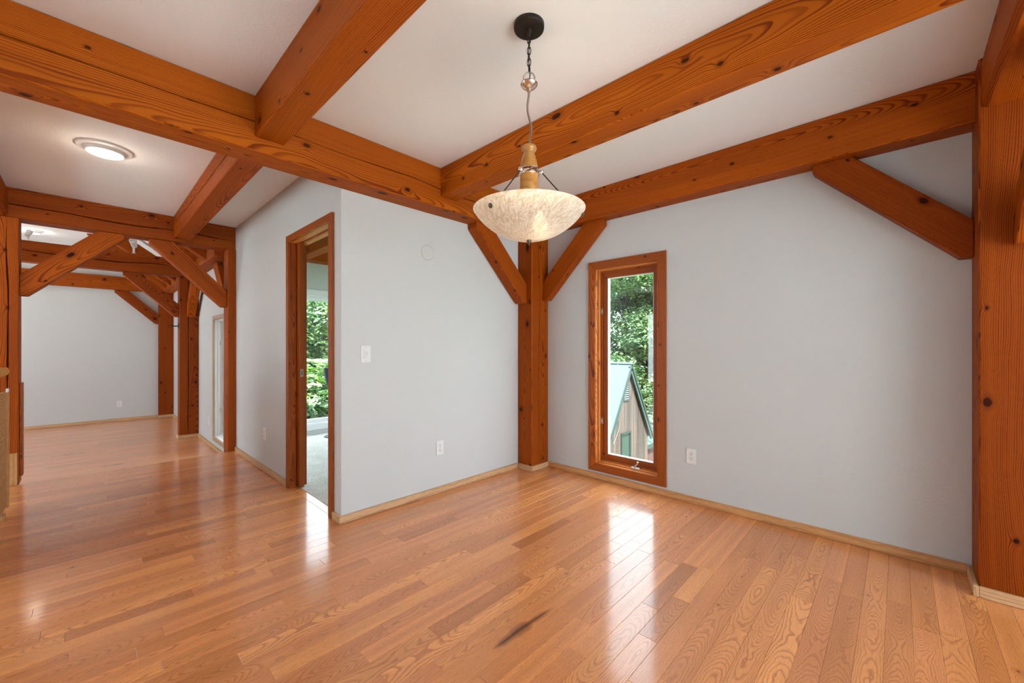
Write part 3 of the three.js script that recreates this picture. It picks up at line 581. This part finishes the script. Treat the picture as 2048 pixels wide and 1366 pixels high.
// ---------------------------------------------------------------- lamps
{
  const P = [-1.155, CE, -1.318], g = group('pendant_lamp', 'pendant lamp with a mottled glass bowl and turned wooden stem', 'pendant lamp', P);
  part('ceiling_canopy', [lathe([[0, -0.022], [0.04, -0.022], [0.06, -0.021], [0.0645, -0.018], [0.0655, -0.012], [0.0655, 0]], 48), lathe([[0, -0.052], [0.006, -0.05], [0.009, -0.042], [0.009, -0.034], [0.014, -0.022]], 20)], M.bronze, g);
  const chain = new THREE.Group(); chain.name = 'chain'; g.add(chain);
  const link = (y, turn, r = 0.011, t = 0.0022, s = 1.55) => { const q = new THREE.TorusGeometry(r, t, 8, 20); q.scale(0.75, s, 1); q.rotateY(turn); q.translate(0, y, 0); return q; };
  for (let k = 0; k < 6; k++) part('chain_link', link(-0.063 - k * 0.0245, (k % 2) * Math.PI / 2 + 0.5), M.bronze, chain);
  part('cord', tube([[0, -0.045, 0], [0.006, -0.09, 0.003], [-0.005, -0.14, 0], [0.003, -0.19, -0.003], [0, -0.262, 0]], 0.0022, 30, 6), M.black, g);
  part('hanging_ring', new THREE.TorusGeometry(0.024, 0.0028, 10, 32).rotateY(YAW).translate(0, -0.228, 0), M.nickel, g);
  part('chrome_disc', lathe([[0, -0.250], [0.030, -0.251], [0.0365, -0.253], [0.0375, -0.2555], [0.0355, -0.260], [0.029, -0.268], [0.018, -0.276], [0.010, -0.280], [0.008, -0.288], [0, -0.290]], 48), M.chrome, g);
  const rx = Math.cos(YAW), rz = -Math.sin(YAW), wave = []; for (let i = 0; i <= 14; i++) { const s = i / 14, a = 0.0095 * Math.sin(s * 6.283) * Math.sin(Math.PI * Math.min(1, s * 1.05)); wave.push([-a * rx + 0.004 * rx * s, -0.286 - s * 0.236, -a * rz + 0.004 * rz * s]); }
  part('wavy_rod', tube(wave, 0.0052, 40, 10), M.nickel, g);
  const Y0 = -0.524;
  part('turned_stem', woodUV(lathe([[0, Y0 + 0.004], [0.022, Y0 + 0.004], [0.03, Y0], [0.0335, Y0 - 0.009], [0.031, Y0 - 0.018], [0.024, Y0 - 0.024], [0.0235, Y0 - 0.03], [0.029, Y0 - 0.045], [0.035, Y0 - 0.07], [0.0385, Y0 - 0.095], [0.039, Y0 - 0.118], [0.0385, Y0 - 0.13], [0.0385, Y0 - 0.235], [0.02, Y0 - 0.24], [0, Y0 - 0.24]], 40), V3(0, 1, 0), PALE, 5), M.turnedWood, g).geometry = lathe([[0, Y0 + 0.004], [0.022, Y0 + 0.004], [0.03, Y0], [0.0335, Y0 - 0.009], [0.031, Y0 - 0.018], [0.024, Y0 - 0.024], [0.0235, Y0 - 0.03], [0.029, Y0 - 0.045], [0.035, Y0 - 0.07], [0.0385, Y0 - 0.095], [0.039, Y0 - 0.118], [0.0385, Y0 - 0.13], [0.0385, Y0 - 0.235], [0.02, Y0 - 0.24], [0, Y0 - 0.24]], 40);
  const yc = -0.636;
  part('collar', lathe([[0.0385, yc + 0.011], [0.044, yc + 0.012], [0.045, yc + 0.008], [0.0435, yc + 0.004], [0.0435, yc - 0.008], [0.045, yc - 0.011], [0.044, yc - 0.014], [0.0385, yc - 0.013]], 40), M.chrome, g);
  // bowl, 0.478 across, hung by three rods
  const R = 0.239, yr = 1.788 - CE, prof = [], cap = (R * R + 0.127 * 0.127) / (2 * 0.127), amax = Math.asin(R / cap); for (let i = 0; i <= 26; i++) { const a = amax * i / 26; prof.push([Math.max(0.001, cap * Math.sin(a)), yr - 0.127 + cap * (1 - Math.cos(a))]); }
  prof.push([R + 0.0015, yr + 0.002], [R - 0.002, yr + 0.003]);
  const bowl = part('glass_bowl', lathe(prof, 72), M.bowl, g);
  bowl.material.map.repeat.set(4, 1);
  const yb = yr - 0.126;
  part('finial', lathe([[0, yb - 0.026], [0.002, yb - 0.022], [0.006, yb - 0.014], [0.010, yb - 0.008], [0.011, yb - 0.003], [0.009, yb + 0.002], [0, yb + 0.004]], 20), M.antique, g);
  const camA = Math.atan2(-P[2], -P[0]);                              // towards the middle of the room
  for (const a of [camA + 0.72, camA - 1.37, camA + 2.81]) {
    const cx = Math.cos(a), cz = Math.sin(a), bx = cx * 0.213, bz = cz * 0.213, by = yr - 0.031;
    part('collar_ball', new THREE.SphereGeometry(0.0105, 16, 12).translate(cx * 0.054, yc - 0.003, cz * 0.054), M.chrome, g);
    part('support_rod', [rod([cx * 0.054, yc - 0.004, cz * 0.054], [cx * 0.19, yr - 0.002, cz * 0.19], 0.0026), rod([cx * 0.19, yr - 0.002, cz * 0.19], [bx, by + 0.004, bz], 0.0026)], M.darkWire, g);
    const bolt = new THREE.SphereGeometry(0.0105, 16, 10); bolt.scale(1, 1, 0.55); const m = part('bolt', bolt, M.antique, g, [cx * 0.2285, by - 0.004, cz * 0.2285]); m.lookAt(P[0] + cx * 2, P[1] + by - 0.85, P[2] + cz * 2);
  }
  const off = [0.045 * rx + 0.03 * -P[0] / 1.75, 0, 0.045 * rz + 0.03 * -P[2] / 1.75];
  part('bulb', lathe([[0, yr - 0.1], [0.018, yr - 0.096], [0.031, yr - 0.083], [0.034, yr - 0.068], [0.029, yr - 0.05], [0.015, yr - 0.034], [0.012, yr - 0.015], [0, yr - 0.012]], 24).translate(off[0], 0, off[2]), M.bulb, g);
  lamp(g, off[0], yr - 0.07, off[2], 0.42, lin(1, 0.80, 0.55), 1.1);
}
function flushLight(label, pos, k = 1) {
  const g = group('ceiling_light', label, 'ceiling light', pos);
  part('trim_ring', lathe([[0.146 * k, 0], [0.146 * k, -0.008], [0.14 * k, -0.013], [0.112 * k, -0.016], [0.106 * k, -0.02], [0.1 * k, -0.034], [0.096 * k, -0.036]], 64), M.white, g);
  part('diffuser', lathe([[0, -0.05], [0.04 * k, -0.049], [0.075 * k, -0.045], [0.092 * k, -0.039], [0.097 * k, -0.034]], 48), M.lens, g);
  return g;
}
lamp(flushLight('round flush ceiling light glowing above the hall', [-4.02, CE, -0.092]), 0, -0.085, 0, 0.2, lin(1, 0.86, 0.68), 3);
lamp(flushLight('round light glowing high on the sunken room ceiling', [-9.69, 3.0, 0.546], 0.62), 0, -0.08, 0, 0.22, lin(1, 0.9, 0.76), 3);
function spot(label, pos, turn) {
  const g = group('spotlight', label, 'spotlight', pos, 'white spotlights on the tie beam');
  part('base', lathe([[0, 0.014], [0.03, 0.014], [0.034, 0.008], [0.034, 0]], 24), M.white, g);
  part('stem', rod([0, 0.01, 0], [0, 0.105, 0], 0.013), M.white, g);
  const h = part('lamp_head', lathe([[0, -0.055], [0.026, -0.055], [0.034, -0.04], [0.036, 0.0], [0.043, 0.05], [0.043, 0.062], [0.036, 0.062], [0.03, 0.03], [0, 0.025]], 28), M.white, g, [0, 0.15, 0]); h.rotation.set(turn[0], turn[1], turn[2]);
  return g;
}
spot('white spotlight on the tie beam under the rafters', [-7.91, 2.525, -0.47], [0.3, 0, -0.75]);
spot('white spotlight on the tie beam close to the gate post', [-7.91, 2.525, 0.5], [-0.5, 0.3, 0.5]).scale.setScalar(0.66);
{
  const g = group('coat_hook', 'small black hook bracket on the cracked post', 'hook', [-7.9, 1.52, -0.967]);
  part('back_plate', box(-0.02, 0.02, -0.04, 0.04, 0, 0.008, 0.002), M.black, g);
  part('hook_arm', tube([[0, 0, 0.006], [0, -0.004, 0.05], [0, 0.006, 0.085], [0, 0.02, 0.095]], 0.008, 20, 8), M.black, g);
}

// ---------------------------------------------------------------- gate and stair rail at the picture edge
{
  const g = group('wooden_gate', 'rough pale wooden stair gate cut by the picture edge', 'gate');
  const rw = (b, ax, s) => woodUV(box(...b, 0.003), ax, PALE, s);
  const heights = [[0.04, 0.245], [0.25, 0.455], [0.46, 0.665], [0.67, 0.875]];
  heights.forEach(([a, b], i) => part('plank', rw([-4.66, -3.35, a, b, 0.401, 0.424], V3(1, 0, 0), 40 + i), M.roughWood, g));
  part('stile', rw([-4.7, -4.661, 0.04, 0.875, 0.386, 0.426], V3(0, 1, 0), 50), M.roughWood, g);
  part('stile', rw([-3.4, -3.35, 0.04, 0.875, 0.376, 0.4], V3(0, 1, 0), 51), M.roughWood, g);
  for (const x of [-4.5, -3.5]) part('foot', rw([x - 0.03, x + 0.03, 0.001, 0.0395, 0.388, 0.436], V3(0, 1, 0), 52), M.roughWood, g);
  part('latch_cap', [new THREE.CylinderGeometry(0.026, 0.026, 0.012, 24, 1, false, -Math.PI / 2, Math.PI).rotateX(-Math.PI / 2).translate(-4.655, 0.876, 0.392)], M.white, g);
  part('cap_screw', new THREE.CylinderGeometry(0.004, 0.004, 0.004, 10).rotateX(Math.PI / 2).translate(-4.655, 0.89, 0.385), M.steel, g);
  part('wedge', rw([-4.735, -4.7005, 0.31, 0.38, 0.395, 0.409], V3(0, 1, 0), 54), M.roughWood, g);
}
{
  const g = group('stair_rail', 'amber varnished stair handrail with a pointed tip above the gate', 'handrail');
  const sh = new THREE.Shape(); sh.moveTo(0, 0); sh.lineTo(0.09, 0.03); sh.lineTo(0.9, 0.045); sh.lineTo(0.9, -0.02); sh.lineTo(0.12, -0.02); sh.quadraticCurveTo(0.05, -0.02, 0, 0);
  const e = new THREE.ExtrudeGeometry(sh, { depth: 0.035, bevelEnabled: true, bevelSize: 0.003, bevelThickness: 0.003, bevelSegments: 1 }); e.translate(-4.85, 1.018, 0.4);
  part('handrail', e, M.amberWood, g);
  for (const x of [-4.3, -3.9]) part('baluster', woodUV(box(x - 0.018, x + 0.018, 0.001, 0.996, 0.43, 0.455, 0.002), V3(0, 1, 0), PALE, 60), M.roughWood, g);
}
{
  solo('kickboard', woodUV(box(-5.56, -5.535, 0.002, 0.28, 0.412, 0.66, 0.003), V3(0, 1, 0), PALE, 62), M.roughWood, 'pale pine kickboard fixed to the foot of the gate post', 'kickboard');
  solo('guard_board', woodUV(box(-5.70, -5.60, 0.065, 0.885, 0.386, 0.404, 0.003), V3(0, 1, 0), FIR, 64), M.firTrim, 'upright brown guard board behind the post beside the gate', 'board');
}
{
  const g = group('plant_pot', 'dark blue tapered pot on a slim stand in the bedroom', 'pot', [-5.35, 0.004, -2.2]);
  part('pot', lathe([[0, 0.60], [0.045, 0.60], [0.065, 0.66], [0.10, 0.80], [0.118, 0.915], [0.11, 0.915], [0.095, 0.82], [0.06, 0.68], [0, 0.66]], 40), M.navy, g);
  part('stand', [rod([0, 0.01, 0], [0, 0.605, 0], 0.012), lathe([[0, 0.014], [0.1, 0.012], [0.11, 0.0], [0, 0.0]], 32)], M.black, g);
  g.position.set(-5.5, 0.0045, -2.285);
}

{
  const g = group('bounce_rug', 'unseen large cream rug added behind the camera to bounce light upward', 'rug', [2.0, 0, 0]);  // unseen pale rug, added to bounce neutral light onto the ceiling
  part('pile', new RoundedBoxGeometry(2.7, 0.014, 5.7, 2, 0.006).translate(0, 0.0085, 0), M.rug, g);
  part('border', [box(-1.36, -1.3, 0.0015, 0.017, -2.86, 2.86, 0.002), box(1.3, 1.36, 0.0015, 0.017, -2.86, 2.86, 0.002)], M.rugEdge, g);
}
// ---------------------------------------------------------------- outdoors
S('ground', box(-70, 40, -4.4, -4.2, -70, 40), M.grass, 'mown grass outside the house');
S('added_eave', [box(XE + T, XE + T + 1.1, CE + 0.1, CE + 0.3, -4.4, ZS + T + 1.1), box(XF - T, XE + T, CE + 0.25, CE + 0.45, ZS + T, ZS + T + 1.1)], M.white, 'unseen white roof overhang added behind the camera to block the sun');  // unseen overhang, added to keep direct sun out of the rooms
S('bounce_patio', [box(XE + T, 13, -0.3, -0.16, -7, 11), box(-12, XE + T, -0.45, -0.3, ZS + T, 11)], M.bounce_patio, 'unseen pale terrace added behind the camera to bounce light indoors');  // unseen bright terrace, added to throw sunlight up through the windows
{
  const ax = -6.281, ay = 0.644, az = -11.973, k = 1.62, hw = 1.4, base = -4.2, L = 5;
  const g = group('shed', 'weathered grey shed with a steep green metal roof outside the narrow window', 'shed', [ax, base, az]);
  const Y = (y) => y - base, wy = ay - 0.03 - hw * k;
  const sh = new THREE.Shape(); [[-hw, 0], [hw, 0], [hw, Y(wy)], [0, Y(ay - 0.03)], [-hw, Y(wy)]].forEach(([a, b], i) => (i ? sh.lineTo(a, b) : sh.moveTo(a, b)));
  const e = new THREE.ExtrudeGeometry(sh, { depth: L, bevelEnabled: false }); e.rotateY(-Math.PI / 2);       // depth runs to -x, width to +z
  part('walls', metricUV(flat(e), 0.26), M.siding, g);
  const ov = 0.16, rl = Math.hypot(hw + ov, (hw + ov) * k), ang = Math.atan(k);
  for (const s of [1, -1]) {
    const roof = new THREE.Group(); roof.name = 'roof'; g.add(roof);
    const slab = (w0, w1, t0, t1, x0, x1) => { const q = new THREE.BoxGeometry(x1 - x0, t1 - t0, w1 - w0); q.translate((x0 + x1) / 2, (t0 + t1) / 2, (w0 + w1) / 2); q.rotateX(ang); if (s < 0) q.applyMatrix4(new THREE.Matrix4().makeScale(1, 1, -1)); q.translate(0, Y(ay), 0); if (s < 0 && q.index) { const a = q.index.array; for (let i = 0; i < a.length; i += 3) [a[i], a[i + 1]] = [a[i + 1], a[i]]; q.computeVertexNormals(); } return q; };
    part('roof_sheet', slab(0.0, rl, 0.0, 0.02, -L - 0.15, 0.13), M.greenRoof, roof);
    for (let j = 0; j < 12; j++) part('standing_seam', slab(0.0, rl, 0.02, 0.045, -0.35 - j * 0.42, -0.325 - j * 0.42), M.greenRoof, roof);
    part('rake_board', [slab(0.0, rl, -0.13, -0.001, 0.075, 0.12)], M.mintTrim, roof);
    part('rake_cap', [slab(0.0, rl, -0.04, 0.03, 0.121, 0.15)], M.greenTrim, roof);
    if (s > 0) part('roof_panel', slab(0.35, 1.1, 0.05, 0.08, -3.2, -0.62), M.panel, roof);
  }
  part('ridge_cap', new THREE.CylinderGeometry(0.05, 0.05, L + 0.3, 12).rotateZ(Math.PI / 2).translate(-L / 2, Y(ay) + 0.02, 0), M.greenRoof, g);
  const vent = new THREE.Group(); vent.name = 'gable_vent'; g.add(vent);
  const vz0 = 0.0, vz1 = 0.27, vy0 = Y(-0.47), vy1 = Y(0.06);
  part('vent_frame', [box(0, 0.03, vy0 - 0.03, vy1 + 0.03, vz0 - 0.03, vz0), box(0, 0.03, vy0 - 0.03, vy1 + 0.03, vz1, vz1 + 0.03), box(0, 0.03, vy0 - 0.03, vy0, vz0, vz1), box(0, 0.03, vy1, vy1 + 0.03, vz0, vz1)], M.mintTrim, vent);
  for (let j = 0; j < 8; j++) { const m = part('louver', new THREE.BoxGeometry(0.05, 0.008, vz1 - vz0), M.louver, vent, [0.018, vy0 + (j + 0.5) * (vy1 - vy0) / 8, (vz0 + vz1) / 2]); m.rotation.z = -0.7; }
  const win = new THREE.Group(); win.name = 'shed_window'; g.add(win);
  const z0 = -0.08, z1 = 0.42, y0 = Y(-2.34), y1 = Y(-1.55);
  part('window_frame', [box(0, 0.04, y0 - 0.05, y1 + 0.06, z0 - 0.055, z0), box(0, 0.04, y0 - 0.05, y1 + 0.06, z1, z1 + 0.055), box(0, 0.05, y0 - 0.06, y0, z0, z1), box(0, 0.05, y1, y1 + 0.06, z0, z1)], M.greenTrim, win);
  part('window_sill', box(0, 0.07, y0 - 0.09, y0 - 0.06, z0 - 0.06, z1 + 0.06), M.white, win);
  part('pane', box(0.004, 0.01, y0, y1, z0, z1), M.darkGlass, win);
  part('cable', tube([[0.03, Y(-0.9), 0.75], [0.05, Y(-1.15), 0.62], [0.03, Y(-1.45), 0.72], [0.02, Y(-1.75), 0.95]], 0.006, 20, 6), M.louver, g);
}
{
  const g = group('lean_to', 'low red lean-to with a green metal roof beside the shed', 'lean-to', [-6.9, -4.2, -15.12]);
  part('wall', metricUV(flat(new THREE.BoxGeometry(1.8, 1.8, 2.6).translate(-0.7, 0.9, 0)), 0.7), M.redSiding, g);
  const r = part('roof_sheet', new THREE.BoxGeometry(2.1, 0.03, 2.9), M.greenRoof, g, [-0.66, 2.18, 0]); r.rotation.z = -0.32;
  part('fascia', box(0.2, 0.34, 1.72, 1.83, -1.45, 1.45), M.greenTrim, g);
  for (let j = 0; j < 6; j++) { const m = part('standing_seam', new THREE.BoxGeometry(2.1, 0.03, 0.03), M.greenRoof, g, [-0.656, 2.205, -1.25 + j * 0.5]); m.rotation.z = -0.32; }
}
// foliage: a spray of folded leaves, scattered over the crown
function spray(n, rad, len, wid) {
  const pos = [], q = new THREE.Quaternion(), e = new THREE.Euler(), v = V3();
  for (let i = 0; i < n; i++) {
    const a = rr(0, 6.283), c = rr(-1, 1), r = rad * Math.cbrt(rnd()), s = Math.sqrt(1 - c * c), o = V3(r * s * Math.cos(a), r * c * 0.7, r * s * Math.sin(a));
    q.setFromEuler(e.set(rr(-0.9, 0.5), rr(0, 6.283), rr(-0.5, 0.5)));
    const k = rr(0.7, 1.2), P = [[0, 0, 0], [-wid * k, 0.25 * wid, len * 0.45 * k], [0, -0.1 * wid, len * k], [wid * k, 0.25 * wid, len * 0.45 * k]].map((p) => v.set(...p).applyQuaternion(q).add(o).toArray());
    pos.push(...P[0], ...P[1], ...P[2], ...P[0], ...P[2], ...P[3]);
  }
  const g = new THREE.BufferGeometry(); g.setAttribute('position', new THREE.Float32BufferAttribute(pos, 3)); g.computeVertexNormals(); return g;
}
const SPR = spray(16, 0.3, 0.15, 0.042), SPRB = spray(9, 0.2, 0.17, 0.045);
function foliage(parent, blobs, count, geo, tones, smin, smax) {
  const im = new THREE.InstancedMesh(geo, M.leaf, count), m = new THREE.Matrix4(), q = new THREE.Quaternion(), e = new THREE.Euler(), c = new THREE.Color();
  const wt = blobs.map((b) => b[3] * b[4]), tot = wt.reduce((a, b) => a + b, 0);
  for (let i = 0; i < count; i++) {
    let t = rnd() * tot, k = 0; while (k < blobs.length - 1 && (t -= wt[k]) > 0) k++;
    const [bx, by, bz, r, h] = blobs[k], a = rr(0, 6.283), z = rr(-1, 1), s = Math.sqrt(1 - z * z), d = Math.pow(rnd(), 0.38);
    q.setFromEuler(e.set(rr(-0.5, 0.5), rr(0, 6.283), rr(-0.5, 0.5))); const sc = rr(smin, smax);
    m.compose(V3(bx + r * d * s * Math.cos(a), by + h * d * z, bz + r * d * s * Math.sin(a)), q, V3(sc, sc, sc)); im.setMatrixAt(i, m);
    const A = tones[Math.floor(rnd() * tones.length)], f = rr(0.75, 1.25); im.setColorAt(i, c.setRGB(A[0] * f, A[1] * f, A[2] * f));
  }
  im.name = 'foliage'; im.userData.kind = 'stuff'; parent.add(im); return im;
}
const GREENS = [[0.073, 0.163, 0.036], [0.105, 0.209, 0.042], [0.046, 0.111, 0.036], [0.171, 0.288, 0.058], [0.078, 0.177, 0.053]];
const DARKS = [[0.058, 0.151, 0.066], [0.078, 0.184, 0.073], [0.105, 0.223, 0.078], [0.053, 0.119, 0.066]];
const BRIGHT = [[0.119, 0.250, 0.053], [0.197, 0.328, 0.066], [0.078, 0.184, 0.053], [0.275, 0.381, 0.099], [0.099, 0.217, 0.058]];
function tree(label, x, z, h, r, tones, count, lean = 0) {
  const base = -4.2, g = group('leafy_tree', label, 'tree', [x, base, z], 'trees around the shed');
  const limbs = [rod([0, 0, 0], [lean * 0.5, h * 0.5, 0], 0.15, 0.1, 10), rod([lean * 0.5, h * 0.5, 0], [lean, h * 0.9, 0.1], 0.1, 0.03, 8)];
  const blobs = [];
  for (let i = 0; i < 9; i++) {
    const a = i * 2.4 + x, t = 0.2 + 0.72 * i / 8, d = r * (0.62 - 0.35 * Math.abs(t - 0.55));
    const p = [lean * t + Math.cos(a) * d, h * t + 0.25 * h * 0.12, Math.sin(a) * d], br = r * rr(0.42, 0.62);
    blobs.push([...p, br, br * 0.75]); limbs.push(rod([lean * t * 0.8, h * t * 0.78, 0], p, 0.06, 0.02, 6));
  }
  part('trunk', limbs, M.bark, g); foliage(g, blobs, count, SPR, tones, 0.7, 1.35); return g;
}
tree('tall leafy tree right behind the green shed roof', -9.6, -17.5, 10.2, 2.6, GREENS, 3000, 0.3);
tree('bright green tree rising beside the lean-to', -7.6, -18.6, 10.4, 2.5, GREENS, 3000, -0.2);
tree('dark leafy tree filling the gap behind the shed', -10.8, -20.5, 11.2, 2.9, DARKS, 2600);
tree('dark tree farther back behind the lean-to', -8.6, -22.5, 11.4, 3.0, DARKS, 2600);
tree('broad leafy tree farther along the shed ridge', -13.2, -17.2, 10.2, 2.8, GREENS, 2200);
tree('leafy tree well to the side of the lean-to', -4.6, -19.5, 10.4, 2.8, GREENS, 2200);
tree('dark forest tree beyond the bedroom window', -15.2, -5.6, 7.3, 2.4, DARKS, 2600);
tree('dark forest tree beyond the bright bush', -16.8, -7.4, 7.6, 2.6, DARKS, 2600);
tree('mid green forest tree beside the bright bush', -13.4, -4.2, 6.6, 2.0, GREENS, 2000);
{
  const g = group('leafy_bush', 'bright yellow-green bush right outside the bedroom window', 'bush', [-8.3, -4.2, -2.95]);
  part('stem', [rod([0, 0, 0], [0.1, 2.6, 0], 0.09, 0.05, 8), rod([0.1, 2.4, 0], [-0.4, 4.4, 0.4], 0.05, 0.02, 6), rod([0.1, 2.4, 0], [0.5, 4.6, -0.3], 0.05, 0.02, 6)], M.bark, g);
  foliage(g, [[0, 3.9, 0, 1.25, 1.0], [-0.2, 4.5, 0.5, 0.8, 0.65], [0.2, 4.55, -0.5, 0.85, 0.6], [0, 2.8, 0, 1.4, 1.0], [0, 1.6, 0, 1.3, 1.0]], 1500, SPRB, BRIGHT, 0.8, 1.4);
}
scene.traverse((o) => { if (o.isMesh) { o.castShadow = true; o.receiveShadow = true; } });
renderer.render(scene, camera);
